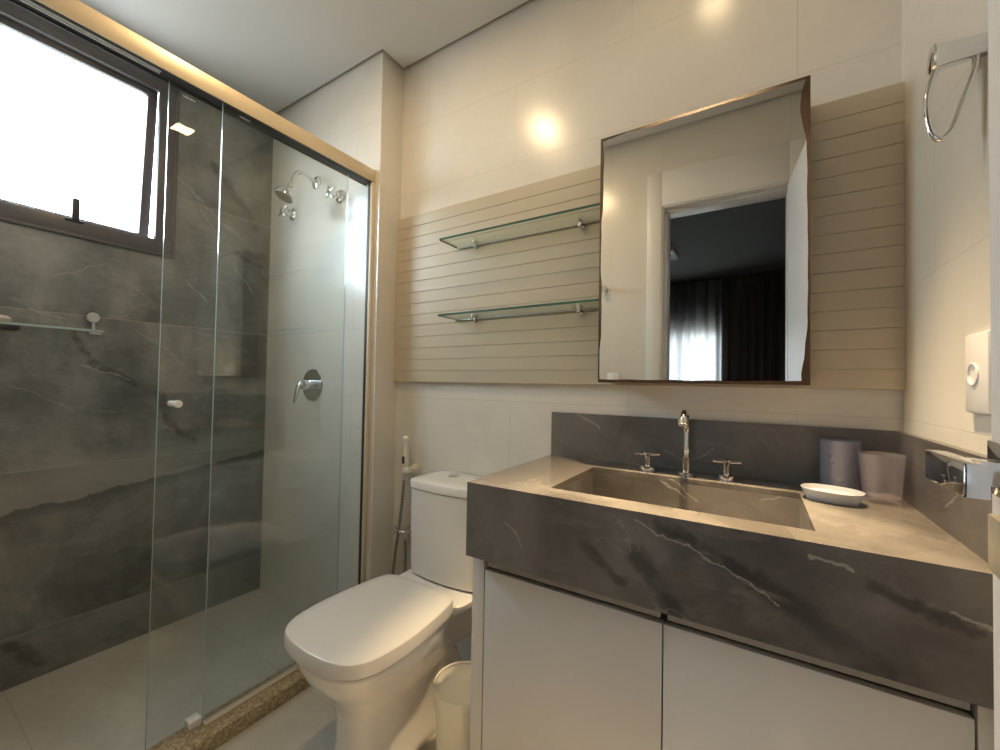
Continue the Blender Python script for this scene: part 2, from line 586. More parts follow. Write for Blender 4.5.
def frosted(name, tint, amount):
    k = NT(name)
    tr = k.node('ShaderNodeBsdfTransparent')
    tr.inputs['Color'].default_value = (*tint, 1)
    d = k.node('ShaderNodeBsdfPrincipled')
    n = k.noise(k.obj(), 25.0, 3)
    k.link(k.mix(n, tuple(c * 0.7 for c in tint), tuple(c * 0.8 for c in tint)), d.inputs['Base Color'])
    d.inputs['Roughness'].default_value = 0.15
    mx = k.node('ShaderNodeMixShader')
    mx.inputs[0].default_value = amount
    k.link(tr.outputs[0], mx.inputs[1])
    k.link(d.outputs[0], mx.inputs[2])
    k.link(mx.outputs[0], k.out.inputs[0])
    return k.mat


M['cup'] = frosted('translucent_blue_grey_plastic', (0.55, 0.55, 0.66), 0.32)
M['tumbler'] = frosted('clear_lilac_plastic', (0.93, 0.90, 0.94), 0.11)
M['dish'] = frosted('translucent_white_plastic', (0.66, 0.69, 0.76), 0.60)


def curtain_mat(name, color, translucency):
    k = NT(name)
    d = k.node('ShaderNodeBsdfDiffuse')
    t = k.node('ShaderNodeBsdfTranslucent')
    n = k.noise(k.obj(), 60.0, 3)
    c = k.mix(n, tuple(x * 0.9 for x in color), color)
    k.link(c, d.inputs[0])
    k.link(c, t.inputs[0])
    mx = k.node('ShaderNodeMixShader')
    mx.inputs[0].default_value = translucency
    k.link(d.outputs[0], mx.inputs[1])
    k.link(t.outputs[0], mx.inputs[2])
    k.link(mx.outputs[0], k.out.inputs[0])
    return k.mat


M['sheer'] = curtain_mat('sheer_white_curtain', (0.34, 0.345, 0.34), 0.5)
M['drape'] = curtain_mat('dark_brown_drape', (0.22, 0.185, 0.15), 0.1)
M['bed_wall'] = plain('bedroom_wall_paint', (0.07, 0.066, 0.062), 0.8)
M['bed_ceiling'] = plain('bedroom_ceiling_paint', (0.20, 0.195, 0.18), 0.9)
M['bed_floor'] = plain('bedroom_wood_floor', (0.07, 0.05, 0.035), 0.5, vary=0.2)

# ---------------------------------------------------------------- room shell
WY0, WY1, WZ0, WZ1 = -1.29, -0.600, 1.722, 2.475     # window hole
b = B()
box(b, -0.05, 0, YF - 0.15, WY0, 0, 2.66)
box(b, -0.05, 0, WY1, 0.1, 0, 2.66)
box(b, -0.05, 0, WY0, WY1, 0, WZ0)
box(b, -0.05, 0, WY0, WY1, WZ1, 2.66)
struct('wall_left', b, M['stone_wall'], 'dark grey veined porcelain shower wall under the window', 'wall')
b = box(B(), 0, XP, YS, 0.0, 0, 2.66)
struct('wall_shower', b, M['wall_tile'], 'cream tiled wall end carrying the shower head and the mixer', 'wall')
b = box(B(), 0, XR + 0.1, 0, 0.12, 0, 2.66)
struct('wall_back', b, M['wall_tile'], 'cream tiled back wall behind toilet, mirror and vanity', 'wall')
b = box(B(), XR, XR + 0.1, YF - 0.15, 0.0, 0, 2.66)
struct('wall_right', b, M['wall_tile'], 'cream tiled right wall with the socket and the towel ring', 'wall')
DX0, DX1, DZ = 1.845, 2.428, 2.165
b = B()
box(b, 0, DX0 - 0.02, YF - 0.15, YF, 0, 2.66)
box(b, DX1 + 0.02, XR, YF - 0.15, YF, 0, 2.66)
box(b, DX0 - 0.02, DX1 + 0.02, YF - 0.15, YF, DZ + 0.02, 2.66)
struct('wall_front', b, M['wall_tile'], 'cream tiled wall around the doorway, seen in the mirror', 'wall')
b = box(B(), -0.14, XR + 0.1, YF - 0.15, 0.12, -0.06, 0)
struct('floor', b, M['floor_tile'], 'beige grey porcelain tile floor of the bathroom', 'floor')
g = 0.02
b = B()
box(b, 0.0, XR, YF, 0.0, ZC + 0.03, ZC + 0.06)
box(b, g, XP + g, YF + g, YS - g, ZC, ZC + 0.031)
box(b, XP + g, XR - g, YF + g, -g, ZC, ZC + 0.031)
struct('ceiling', b, M['ceiling'], 'white ceiling with a narrow shadow gap along the walls', 'ceiling')
# kerb under the shower glass
b = box(B(), 0.785, 0.893, YF, YS, 0.0, 0.05, bevel=0.003)
struct('trim_1', b, M['kerb'], 'speckled beige granite kerb under the shower glass', 'threshold', smooth=30)

# ---- window
win = thing('window_1', 'dark aluminium top-hung window tilted open in the stone shower wall', 'window', (0, -0.93, 1.69), kind='structure')
b = B()
FX = 0.014
def ring_frame(b, x0, x1, y0, y1, z0, z1, w, bev=0.002):
    box(b, x0, x1, y0, y1, z0, z0 + w, bev)
    box(b, x0, x1, y0, y1, z1 - w, z1, bev)
    box(b, x0, x1, y0, y0 + w, z0 + w, z1 - w, bev)
    box(b, x0, x1, y1 - w, y1, z0 + w, z1 - w, bev)
ring_frame(b, -0.016, 0.006, -1.315, -0.572, 1.692, 2.505, 0.070)
ring_frame(b, 0.0, 0.011, -1.318, -0.569, 1.689, 2.508, 0.012)
obj('window_frame', b, M['window_frame'], win)
# sash, hinged at its top, pushed out at the bottom
b = B()
sy0, sy1, sz0, sz1 = -1.246, -0.641, 1.752, 2.445
tw = 0.036
ring_frame(b, -0.046, -0.018, sy0, sy1, sz0, sz1, tw)
Rt = Matrix.Translation((-0.018, 0, sz1)) @ Matrix.Rotation(math.radians(4.8), 4, 'Y') @ Matrix.Translation((0.018, 0, -sz1))
bmesh.ops.transform(b, matrix=Rt, verts=b.verts)
sash = obj('sash', b, M['window_frame'], win)
b = box(B(), -0.036, -0.030, sy0 + tw, sy1 - tw, sz0 + tw, sz1 - tw)
bmesh.ops.transform(b, matrix=Rt, verts=b.verts)
obj('pane', b, M['window_glass'], sash)
b = B()
box(b, -0.012, 0.012, -0.925, -0.872, 1.748, 1.760, 0.002)
box(b, -0.004, 0.016, -0.908, -0.886, 1.755, 1.842, 0.004)
obj('window_handle', b, M['dark_plastic'], win)
pl = bpy.data.lights.new('daylight_portal', 'AREA')
pl.shape = 'RECTANGLE'
pl.size, pl.size_y = 0.95, 0.85
pl.cycles.is_portal = True
po = bpy.data.objects.new('daylight_portal', pl)
COL.objects.link(po)
po.location = (-0.20, -0.945, 2.10)
po.rotation_euler = (0, math.radians(-90), 0)

# ---- doorway frame and the open door
trim = thing('trim_2', 'white door frame around the bedroom doorway, seen in the mirror', 'door frame', (2.13, YF, 0), kind='structure')
b = B()
box(b, DX0 - 0.020, DX0, YF - 0.155, YF + 0.004, 0, DZ + 0.02, 0.002)
box(b, DX1, DX1 + 0.020, YF - 0.155, YF + 0.004, 0, DZ + 0.02, 0.002)
box(b, DX0, DX1, YF - 0.155, YF + 0.004, DZ, DZ + 0.02, 0.002)
box(b, DX0, DX0 + 0.012, YF - 0.155, YF - 0.045, 0, DZ, 0.002)
box(b, DX0, DX1, YF - 0.155, YF - 0.045, DZ - 0.012, DZ, 0.002)
obj('jamb', b, M['white_paint'], trim)
b = B()
box(b, DX0 - 0.088, DX0 - 0.008, YF, YF + 0.012, 0, 2.372, 0.002)
box(b, DX1 + 0.008, DX1 + 0.088, YF, YF + 0.012, 0, 2.372, 0.002)
box(b, DX0 - 0.008, DX1 + 0.008, YF, YF + 0.012, DZ + 0.008, 2.372, 0.002)
obj('architrave', b, M['white_paint'], trim)

P0, P1 = Vector((2.430, -1.385, 0)), Vector((2.492, -0.765, 0))
door = thing('door_1', 'white bathroom door standing open along the right wall', 'door', P0, kind='structure')
dd = (P1 - P0).normalized()
dn = Vector((dd.y, -dd.x, 0))            # away from the room
def door_box(b, s0, s1, n0, n1, z0, z1, bev=0.0):
    """s along the door from its hinge, n away from its room-side face (negative = into the room)"""
    t = bmesh.new()
    box(t, s0, s1, n0, n1, z0, z1, bev)
    mt = Matrix(((dd.x, dn.x, 0, P0.x), (dd.y, dn.y, 0, P0.y), (0, 0, 1, 0), (0, 0, 0, 1)))
    return merge(b, t, mt)
L = (P1 - P0).length
b = door_box(B(), 0, L, 0, 0.035, 0.008, DZ - 0.004, 0.0015)
obj('door_leaf', b, M['door_white'], door)
# lever: square bar along the door
b = B()
box(b, 2.4400, 2.4555, -0.876, -0.786, 1.0505, 1.0790, 0.001)
box(b, 2.4540, 2.4862, -0.838, -0.812, 1.0560, 1.0770, 0.001)
lever = obj('door_handle', b, M['chrome'], door, label='square chrome lever handle')
b = door_box(B(), L - 0.078, L - 0.028, -0.009, 0.0, 1.044, 1.093, 0.0015)
obj('handle_rose', b, M['chrome'], door)
b = door_box(B(), L - 0.078, L - 0.028, -0.009, 0.0, 0.972, 1.024, 0.0015)
lr = obj('key_rose', b, M['alu'], door)
b = B()
c0 = P0 + dd * (L - 0.053) + Vector((0, 0, 0.998))
lathe(b, [(0.009, 0), (0.009, 0.004), (0.006, 0.0045), (0.006, 0.001)], c0 - dn * 0.002, axis=-dn, n=24)
obj('keyhole', b, M['dark_plastic'], lr)

# ---------------------------------------------------------------- bedroom beyond the doorway (seen in the mirror)
BX0, BX1, BY0, BY1 = 0.1, 2.70, -5.05, YF - 0.15
b = B()
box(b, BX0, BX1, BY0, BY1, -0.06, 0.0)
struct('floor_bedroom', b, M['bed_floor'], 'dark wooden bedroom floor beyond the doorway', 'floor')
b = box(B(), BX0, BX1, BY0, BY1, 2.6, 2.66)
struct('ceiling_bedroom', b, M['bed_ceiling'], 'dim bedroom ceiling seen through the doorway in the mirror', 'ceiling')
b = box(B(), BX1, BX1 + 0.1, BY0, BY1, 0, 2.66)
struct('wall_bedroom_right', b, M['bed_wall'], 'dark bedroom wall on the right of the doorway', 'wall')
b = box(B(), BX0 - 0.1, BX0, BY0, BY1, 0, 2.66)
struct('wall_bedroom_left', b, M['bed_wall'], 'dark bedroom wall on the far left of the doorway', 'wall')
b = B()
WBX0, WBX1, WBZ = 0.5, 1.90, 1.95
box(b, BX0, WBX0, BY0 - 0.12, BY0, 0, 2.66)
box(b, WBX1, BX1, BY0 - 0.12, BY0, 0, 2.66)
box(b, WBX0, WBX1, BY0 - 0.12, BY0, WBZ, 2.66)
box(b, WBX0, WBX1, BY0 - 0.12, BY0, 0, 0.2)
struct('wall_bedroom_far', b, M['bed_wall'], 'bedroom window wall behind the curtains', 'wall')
wb = thing('window_2', 'bedroom window glowing behind the sheer curtain in the mirror', 'window', (1.2, BY0, 0.2), kind='structure')
b = B()
for (x0, x1) in ((WBX0, 0.55), (0.93, 0.98), (1.35, 1.42), (1.85, WBX1)):
    box(b, x0, x1, BY0 - 0.08, BY0 - 0.04, 0.2, WBZ)
box(b, WBX0, WBX1, BY0 - 0.08, BY0 - 0.04, 0.2, 0.26)
box(b, WBX0, WBX1, BY0 - 0.08, BY0 - 0.04, WBZ - 0.06, WBZ)
obj('window_frame', b, M['window_frame'], wb)
pl2 = bpy.data.lights.new('bedroom_daylight_portal', 'AREA')
pl2.shape = 'RECTANGLE'
pl2.size, pl2.size_y = 1.40, 1.92
pl2.cycles.is_portal = True
po2 = bpy.data.objects.new('bedroom_daylight_portal', pl2)
COL.objects.link(po2)
po2.location = (1.2, BY0 - 0.125, 1.16)
po2.rotation_euler = (math.radians(90), 0, 0)


def curtain(name, x0, x1, y, amp, n_folds, mat, label, seed):
    rnd = random.Random(seed)
    bm = bmesh.new()
    N = int((x1 - x0) * 220)
    ph = [rnd.uniform(-0.6, 0.6) for _ in range(N + 1)]
    rows = 10
    grid = []
    for r in range(rows + 1):
        z = 0.02 + (2.56 - 0.02) * r / rows
        line = []
        for i in range(N + 1):
            t = i / N
            sway = 0.35 * math.sin(t * 9 + seed) + 0.25 * math.sin(t * 23 + 2 * seed)
            yy = y + amp * math.sin(2 * math.pi * n_folds * t + sway * 2.2) * (0.75 + 0.25 * math.sin(11 * t + seed))
            line.append(bm.verts.new((x0 + (x1 - x0) * t, yy, z)))
        grid.append(line)
    for r in range(rows):
        for i in range(N):
            bm.faces.new((grid[r][i], grid[r][i + 1], grid[r + 1][i + 1], grid[r + 1][i]))
    return tag(obj(name, bm, mat, base=((x0 + x1) / 2, y, 0.02), smooth=180), label, 'curtain')


curtain('curtain', 0.2, 1.98, -4.97, 0.035, 15, M['sheer'], 'pale sheer curtain lit from behind, reflected in the mirror', 1.3)
curtain('curtain', 1.93, 2.68, -4.82, 0.035, 8, M['drape'], 'dark drape hanging right of the bright sheer curtain', 2.1)
pf = thing('ceiling_light', 'square white ceiling light in the dark bedroom, seen in the mirror', 'ceiling light', (1.41, -3.62, 2.6))
b = box(B(), 1.25, 1.57, -3.80, -3.44, 2.56, 2.6, 0.006)
obj('housing', b, M['white_paint'], pf)
b = box(B(), 1.265, 1.555, -3.785, -3.455, 2.550, 2.562, 0.004)
obj('diffuser', b, M['white_plastic'], pf)

# ---------------------------------------------------------------- recessed ceiling lamps
M['lamp'] = emitter('warm_lamp_diffuser', (1.0, 0.76, 0.42), 32.0)


def downlight(x, y, label, power, spread):
    t = thing('downlight', label, 'lamp', (x, y, ZC), group='recessed ceiling lamps')
    bm = B()
    for (x0, x1, y0, y1) in ((-.06, .06, -.06, -.045), (-.06, .06, .045, .06), (-.06, -.045, -.045, .045), (.045, .06, -.045, .045)):
        box(bm, x + x0, x + x1, y + y0, y + y1, ZC - 0.006, ZC, 0.001)
    obj('lamp_trim', bm, M['white_paint'], t)
    bm = box(B(), x - .045, x + .045, y - .045, y + .045, ZC - 0.003, ZC - 0.001)
    obj('diffuser', bm, M['lamp'], t)
    l = bpy.data.lights.new('downlight_beam', 'AREA')
    l.shape = 'SQUARE'
    l.size = 0.085
    l.energy = power
    l.color = LAMP_WARM
    l.spread = math.radians(spread)
    lo = bpy.data.objects.new('downlight_beam', l)
    COL.objects.link(lo)
    lo.parent = t
    lo.location = (0, 0, -0.008)


downlight(2.16, -0.35, 'square recessed lamp in the ceiling above the vanity', 10.5, 42)
downlight(1.27, -0.72, 'square recessed lamp in the ceiling above the toilet', 5.6, 178)

# ---------------------------------------------------------------- shower enclosure
enc = thing('shower_screen', 'fixed shower glass with champagne header rail and wall jamb on the kerb', 'shower screen', (0.82, -0.43, 0.05))
b = B()
RX0, RX1, RZ0, RZ1 = 0.786, 0.848, 2.026, 2.083
box(b, RX0 + 0.004, RX1 - 0.004, YF, YS, RZ0 + 0.012, RZ1)
box(b, RX1 - 0.004, RX1, YF, YS, RZ0, RZ1, 0.0015)
rail = obj('header_rail', b, M['alu'], enc)
b = box(box(B(), RX0 + 0.004, RX1 - 0.004, YF + 0.001, YS - 0.001, RZ0 + 0.006, RZ0 + 0.013), RX0, RX0 + 0.004, YF + 0.001, YS - 0.001, RZ0, RZ1)
obj('rail_channel', b, M['dark_rail'], rail)
b = B()
box(b, 0.8085, 0.8115, YF + 0.001, -0.90, RZ0 + 0.002, RZ0 + 0.008)
box(b, 0.8195, 0.8225, YF + 0.001, -0.90, RZ0 + 0.002, RZ0 + 0.008)
obj('track_guide', b, M['white_rail'], rail)
b = box(B(), 0.782, 0.851, YS - 0.004, YS, RZ0 - 0.004, RZ1 + 0.002)
obj('rail_end_cap', b, M['alu_jamb'], rail)
b = B()
box(b, 0.815, 0.848, YS - 0.018, YS, 0.05, RZ0, 0.002)
jb = obj('wall_jamb', b, M['alu_jamb'], enc)
b = box(B(), 0.8215, 0.8345, YS - 0.0200, YS - 0.0175, 0.05, RZ0)
obj('gasket', b, M['dark_plastic'], jb)


def pane(name, x0, x1, y0, y1, z0, z1, parent):
    o = obj(name, box(B(), x0, x1, y0, y1, z0, z1), M['glass'], parent, smooth=0)
    o.data.materials.append(M['glass_edge'])
    for p in o.data.polygons:
        if abs(p.normal.y) > 0.9:
            p.material_index = 1
    return o


fx = pane('fixed_pane', 0.824, 0.832, -0.740, YS - 0.018, 0.054, RZ0 + 0.006, enc)
b = box(B(), 0.815, 0.840, -0.737, YS - 0.018, 0.05, 0.0565, 0.001)
obj('bottom_channel', b, M['alu_jamb'], enc)
b = B()
for i, y in enumerate([-0.690 + 0.0042 * j for j in range(8)]):
    box(b, 0.8322, 0.8325, y, y + (0.003 if i % 3 else 0.0022), 2.012, 2.017)
obj('etched_mark', b, M['label_white'], fx)
sl = thing('shower_door', 'sliding shower glass door pushed back behind the fixed glass', 'shower door', (0.80, -0.56, 0.058))
sp = pane('sliding_pane', 0.792, 0.800, -0.872, -0.235, 0.058, RZ0 + 0.006, sl)
b = B()
for i, y in enumerate([-0.838 + 0.0042 * j for j in range(8)]):
    box(b, 0.8002, 0.8005, y, y + (0.003 if i % 3 else 0.0022), 2.003, 2.008)
obj('etched_mark', b, M['label_white'], sp)
b = B()
lathe(b, [(0.009, 0), (0.009, 0.003), (0.0075, 0.005), (0.0075, 0.014), (0.0105, 0.016), (0.011, 0.030), (0.0095, 0.032)], (0.800, -0.833, 1.060), axis=(1, 0, 0), n=28)
lathe(b, [(0.009, 0), (0.009, 0.003), (0.0075, 0.005), (0.0080, 0.014), (0.0085, 0.018), (0.0075, 0.020)], (0.792, -0.833, 1.060), axis=(-1, 0, 0), n=28)
obj('door_knob', b, M['white_plastic'], sl)
b = box(B(), 0.783, 0.818, -0.772, -0.737, 0.05, 0.072, 0.002)
obj('floor_guide', b, M['white_plastic'], enc)

# ---------------------------------------------------------------- shower fittings
def shower_cross(b, o, s=1.0):
    """wall flange, stem and a four-armed cross handle on axis -y"""
    x, y, z = o
    lathe(b, [(0.032 * s, 0), (0.032 * s, 0.004), (0.026 * s, 0.010), (0.016 * s, 0.012), (0.016 * s, 0.030), (0.012 * s, 0.032), (0.012 * s, 0.052)], o, axis=(0, -1, 0), n=32)


def cross_arms(b, o):
    x, y, z = o
    lathe(b, [(0.013, 0.046), (0.013, 0.066), (0.010, 0.070)], o, axis=(0, -1, 0), n=24)
    for a in (30, 120, 210, 300):
        c, s = math.cos(math.radians(a)), math.sin(math.radians(a))
        tube(b, [(x + c * .008, y - .057, z + s * .008), (x + c * .030, y - .057, z + s * .030), (x + c * .036, y - .057, z + s * .036)], [.0055, .0065, .005], 12)


for (x, z, lab) in ((0.216, 2.014, 'left chrome cross tap on the shower wall, below the shower head'),
                    (0.605, 2.021, 'right chrome cross tap on the shower wall, level with the shower arm')):
    t = thing('shower_tap', lab, 'tap', (x, YS, z), group='cross taps on the shower wall')
    shower_b = B()
    shower_cross(shower_b, (x, YS, z))
    obj('flange', shower_b, M['chrome'], t)
    b = B()
    cross_arms(b, (x, YS, z))
    obj('cross_handle', b, M['chrome'], t)

sh = thing('overhead_shower', 'round chrome shower head on a curved wall arm', 'shower head', (0.413, YS, 2.135))
b = B()
lathe(b, [(0.032, 0), (0.032, 0.005), (0.024, 0.011), (0.013, 0.013), (0.013, 0.02)], (0.413, YS, 2.135), axis=(0, -1, 0), n=32)
obj('wall_flange', b, M['chrome'], sh)
HEADC = Vector((0.436, -0.305, 1.994))
hax = Vector((-0.12, -0.42, -0.90)).normalized()
top = HEADC - hax * 0.060
pts = bez((0.413, YS - 0.012, 2.135), (0.416, YS - 0.07, 2.160), (0.426, YS - 0.125, 2.160), top - hax * 0.02, 16) + [top + hax * 0.01]
tube(b := B(), pts, 0.0105, 18)
obj('shower_arm', b, M['chrome'], sh)
b = B()
lathe(b, [(0.012, -0.068), (0.014, -0.058), (0.012, -0.049), (0.017, -0.043), (0.031, -0.034), (0.041, -0.018), (0.0445, -0.003), (0.0445, 0.004), (0.040, 0.006)], HEADC, axis=hax, n=40, cap1=False)
hd = obj('spray_head', b, M['chrome'], sh)
b = B()
lathe(b, [(0.041, 0.005), (0.040, 0.008), (0.02, 0.009), (0.001, 0.009)], HEADC, axis=hax, n=40)
obj('spray_plate', b, M['chrome_soft'], hd)

mx = thing('shower_mixer', 'round chrome shower mixer plate with a drooping lever', 'shower mixer', (0.424, YS, 1.116))
b = B()
MZ, MX = 1.116, 0.426
lathe(b, [(0.080, 0), (0.080, 0.003), (0.077, 0.007), (0.03, 0.008)], (MX, YS, MZ), axis=(0, -1, 0), n=56)
obj('wall_plate', b, M['chrome'], mx)
b = B()
lathe(b, [(0.025, 0.006), (0.025, 0.026), (0.0225, 0.028), (0.0225, 0.030), (0.025, 0.032), (0.025, 0.052), (0.021, 0.060), (0.010, 0.063)], (MX, YS, MZ), axis=(0, -1, 0), n=40)
obj('cartridge', b, M['chrome'], mx)
b = B()
lp = bez((MX, YS - 0.048, MZ + 0.010), (MX - 0.004, YS - 0.074, MZ + 0.012), (MX - 0.006, YS - 0.080, MZ - 0.030), (MX - 0.008, YS - 0.088, MZ - 0.088), 12)
rings = []
for i, p in enumerate(lp):
    t = i / 12
    d = (lp[min(i + 1, 12)] - lp[max(i - 1, 0)]).normalized()
    side = d.cross(Vector((0, 1, 0))).normalized()
    nn = d.cross(side)
    w, h = 0.016 - 0.006 * t, 0.0135 - 0.0085 * t
    rings.append([p + side * w * math.cos(a) + nn * h * math.sin(a) for a in [2 * math.pi * j / 16 for j in range(16)]])
loft(b, rings)
obj('lever', b, M['chrome'], mx)

# glass shelf on the stone wall
ss = thing('shower_shelf', 'narrow glass shelf on chrome stud on the stone shower wall', 'shelf', (0.0, -1.06, 1.317))
b = box(B(), 0.006, 0.110, -1.33, -0.826, 1.313, 1.321)
o = obj('shelf_pane', b, M['shelf_glass'], ss, smooth=0)
o.data.materials.append(M['glass_edge'])
for p in o.data.polygons:
    if p.normal.x > 0.9:
        p.material_index = 1
b = B()
lathe(b, [(0.012, 0), (0.010, 0.02), (0.0200, 0.022), (0.0210, 0.030), (0.0190, 0.034)], (0.0, -0.840, 1.376), axis=(1, 0, 0), n=36)
tube(b, [(0.026, -0.838, 1.372), (0.026, -0.836, 1.318)], 0.0055, 14)
box(b, 0.012, 0.045, -0.852, -0.815, 1.309, 1.314, 0.001)
obj('shelf_bracket', b, M['chrome_soft'], ss)
b = box(B(), 0.02, 0.11, -1.18, -1.042, 1.297, 1.3128, 0.002)
obj('under_clip', b, M['dark_plastic'], ss, label='dark clip under the glass')
b = loft(B(), [superellipse(0.06, -1.115, z, a, c, 2.6, 40) for (z, a, c) in ((1.3213, .026, .050), (1.324, .031, .058), (1.336, .032, .060), (1.345, .026, .050), (1.349, .014, .03))])
tag(obj('soap', b, M['soap'], base=(0.06, -1.115, 1.321)), 'cream bar of soap lying on the glass shower shelf', 'soap')

# ---------------------------------------------------------------- slatted wall panel
b = B()
PZ0, PZ1, PT = 1.140, 1.8915, 0.021
box(b, XP, XR, -PT + 0.0030, 0.0, PZ0, PZ1)
n = 15
h = (PZ1 - PZ0) / n
for i in range(n):
    box(b, XP, XR, -PT, -PT + 0.0040, PZ0 + i * h + 0.0006, PZ0 + (i + 1) * h - 0.0006, 0.0008, 1)
tag(obj('wall_panel', b, M['panel'], base=((XP + XR) / 2, 0, PZ0)), 'beige horizontal slat panel across the back wall behind the mirror', 'wall panel')

# ---------------------------------------------------------------- glass shelves
for (z, lab) in ((1.6985, 'upper narrow glass shelf on the beige slat panel left of the mirror'),
                 (1.3990, 'lower narrow glass shelf on the beige slat panel left of the mirror')):
    t = thing('glass_shelf', lab, 'shelf', (1.56, -PT, z), group='glass shelves on the slat panel')
    o = obj('glass_pane', box(B(), 1.235, 1.884, -0.137, -PT - 0.004, z, z + 0.008), M['shelf_glass'], t, smooth=0)
    o.data.materials.append(M['shelf_edge'])
    for p in o.data.polygons:
        if p.normal.y < -0.9 or p.normal.x < -0.9:
            p.material_index = 1
    b = box(B(), 1.234, 1.884, -PT - 0.004, -PT, z - 0.004, z + 0.0015, 0.0008)
    obj('back_rail', b, M['steel_dark'], t)
    for x in (1.336, 1.780):
        b = B()
        lathe(b, [(0.010, 0), (0.010, 0.002), (0.007, 0.004), (0.007, 0.016), (0.0085, 0.014), (0.0085, 0.020), (0.007, 0.022)], (x, -PT, z - 0.006), axis=(0, -1, 0), n=24)
        box(b, x - 0.006, x + 0.006, -PT - 0.026, -PT - 0.004, z + 0.008, z + 0.014, 0.001)
        obj('shelf_clip', b, M['chrome'], t)

# ---------------------------------------------------------------- mirror cabinet
mc = thing('mirror_cabinet', 'mirror cabinet with thin brown edge on the slat panel above the basin', 'mirror', (2.146, -PT, 1.147))
MX0, MX1, MZ0, MZ1, MY = 1.887, 2.4055, 1.1475, 1.8985, -0.150
b = box(B(), MX0 + 0.002, MX1 - 0.002, MY + 0.012, -PT, MZ0 + 0.002, MZ1 - 0.002)
obj('cabinet_body', b, M['wood_edge'], mc)
b = box(B(), MX0, MX1, MY + 0.001, MY + 0.0125, MZ0, MZ1, 0.0008)
obj('edge_board', b, M['wood_edge'], mc)
rnd = random.Random(5)
def wave(t, amp, k):
    return amp * (0.5 + 0.5 * math.sin(k * t + 1.3 * math.sin(2.2 * k * t + k)))
outline = []
N = 40
for i in range(N):
    t = i / N
    outline.append((MX0 + 0.006 + (MX1 - MX0 - 0.018) * t, MZ0 + 0.008 + wave(t, 0.002, 9)))
for i in range(N):
    t = i / N
    tab = ((0, .016), (.02, .017), (.10, .0095), (.2, .005), (.35, .0042), (.5, .0045), (.62, .0055), (.72, .006), (.80, .0075), (.86, .0150), (.92, .0195), (.96, .017), (1.0, .0135))
    for (ta, da), (tb, db) in zip(tab, tab[1:]):
        if ta <= t <= tb:
            w_ = (t - ta) / (tb - ta)
            d = da + (db - da) * (3 * w_ * w_ - 2 * w_ ** 3)
            break
    d += wave(t, 0.0012, 15)
    outline.append((MX1 - d, MZ0 + 0.010 + (MZ1 - MZ0 - 0.026) * t))
for i in range(N):
    t = i / N
    outline.append((MX1 - 0.009 - (MX1 - MX0 - 0.020) * t, MZ1 - 0.007 - wave(t, 0.002, 8) + 0.003 * math.exp(-((t - 0.85) / 0.05) ** 2)))
for i in range(N):
    t = i / N
    outline.append((MX0 + 0.005 + wave(t, 0.0045, 11) + 0.004 * (1 - t) ** 4, MZ1 - 0.012 - (MZ1 - MZ0 - 0.022) * t))
b = B()
f0 = [b.verts.new((x, MY, z)) for (x, z) in outline]
f1 = [b.verts.new((x, MY + 0.003, z)) for (x, z) in outline]
b.faces.new(f0)
b.faces.new(f1[::-1])
for i in range(len(f0)):
    j = (i + 1) % len(f0)
    b.faces.new((f0[i], f0[j], f1[j], f1[i]))
obj('mirror_glass', b, M['mirror'], mc, smooth=0)

# things on the doorway wall that only the mirror shows
hk = thing('robe_hook', 'small round chrome robe hook on the wall opposite, seen in the mirror', 'hook', (1.497, YF, 1.730))
b = B()
lathe(b, [(0.016, 0), (0.016, 0.004), (0.009, 0.006), (0.008, 0.030), (0.0195, 0.034), (0.0205, 0.042), (0.018, 0.046)], (1.512, YF, 1.728), axis=(0, 1, 0), n=28)
obj('hook_stud', b, M['chrome_soft'], hk)
sw = thing('light_switch', 'white light switch beside the doorway, reflected at the mirror bottom', 'light switch', (1.565, YF, 1.19))
b = box(B(), 1.530, 1.605, YF, YF + 0.008, 1.135, 1.215, 0.003)
obj('switch_plate', b, M['white_plastic'], sw)
b = box(B(), 1.546, 1.580, YF + 0.006, YF + 0.013, 1.155, 1.195, 0.002)
obj('rocker', b, M['white_plastic'], sw)

# ---------------------------------------------------------------- vanity: cabinet and stone counter
cab = thing('vanity_cabinet', 'white two door vanity cabinet under the grey stone counter', 'cabinet', (2.137, -0.25, 0))
CY = -0.490
b = box(B(), CL + 0.002, 1.7105, CY, -0.001, 0.0, CB, 0.001)
obj('side_panel', b, M['cabinet'], cab)
b = box(B(), 2.5675, XR, CY, -0.001, 0.0, CB, 0.001)
obj('side_panel', b, M['cabinet'], cab)
b = B()
box(b, 1.7105, 2.5675, CY + 0.05, CY + 0.065, 0.0, 0.10)
obj('plinth', b, M['cabinet'], cab)
b = B()
box(b, 1.7105, 2.5675, CY + 0.022, -0.001, 0.10, 0.118)
box(b, 1.7105, 2.5675, CY + 0.060, CY + 0.066, 0.118, CB)
box(b, 2.132, 2.148, CY + 0.022, CY + 0.06, 0.118, CB)
obj('carcass', b, M['dark_gap'], cab)
for (x0, x1) in ((1.7135, 2.1385), (2.1415, 2.5645)):
    b = box(B(), x0, x1, CY, CY + 0.018, 0.104, 0.6655, 0.0012)
    obj('door', b, M['cabinet'], cab)
    b = box(B(), x0 + 0.007, x1 - 0.004, CY + 0.001, CY + 0.020, 0.6755, CB, 0.001)
    obj('finger_pull', b, M['cabinet_strip'], cab)

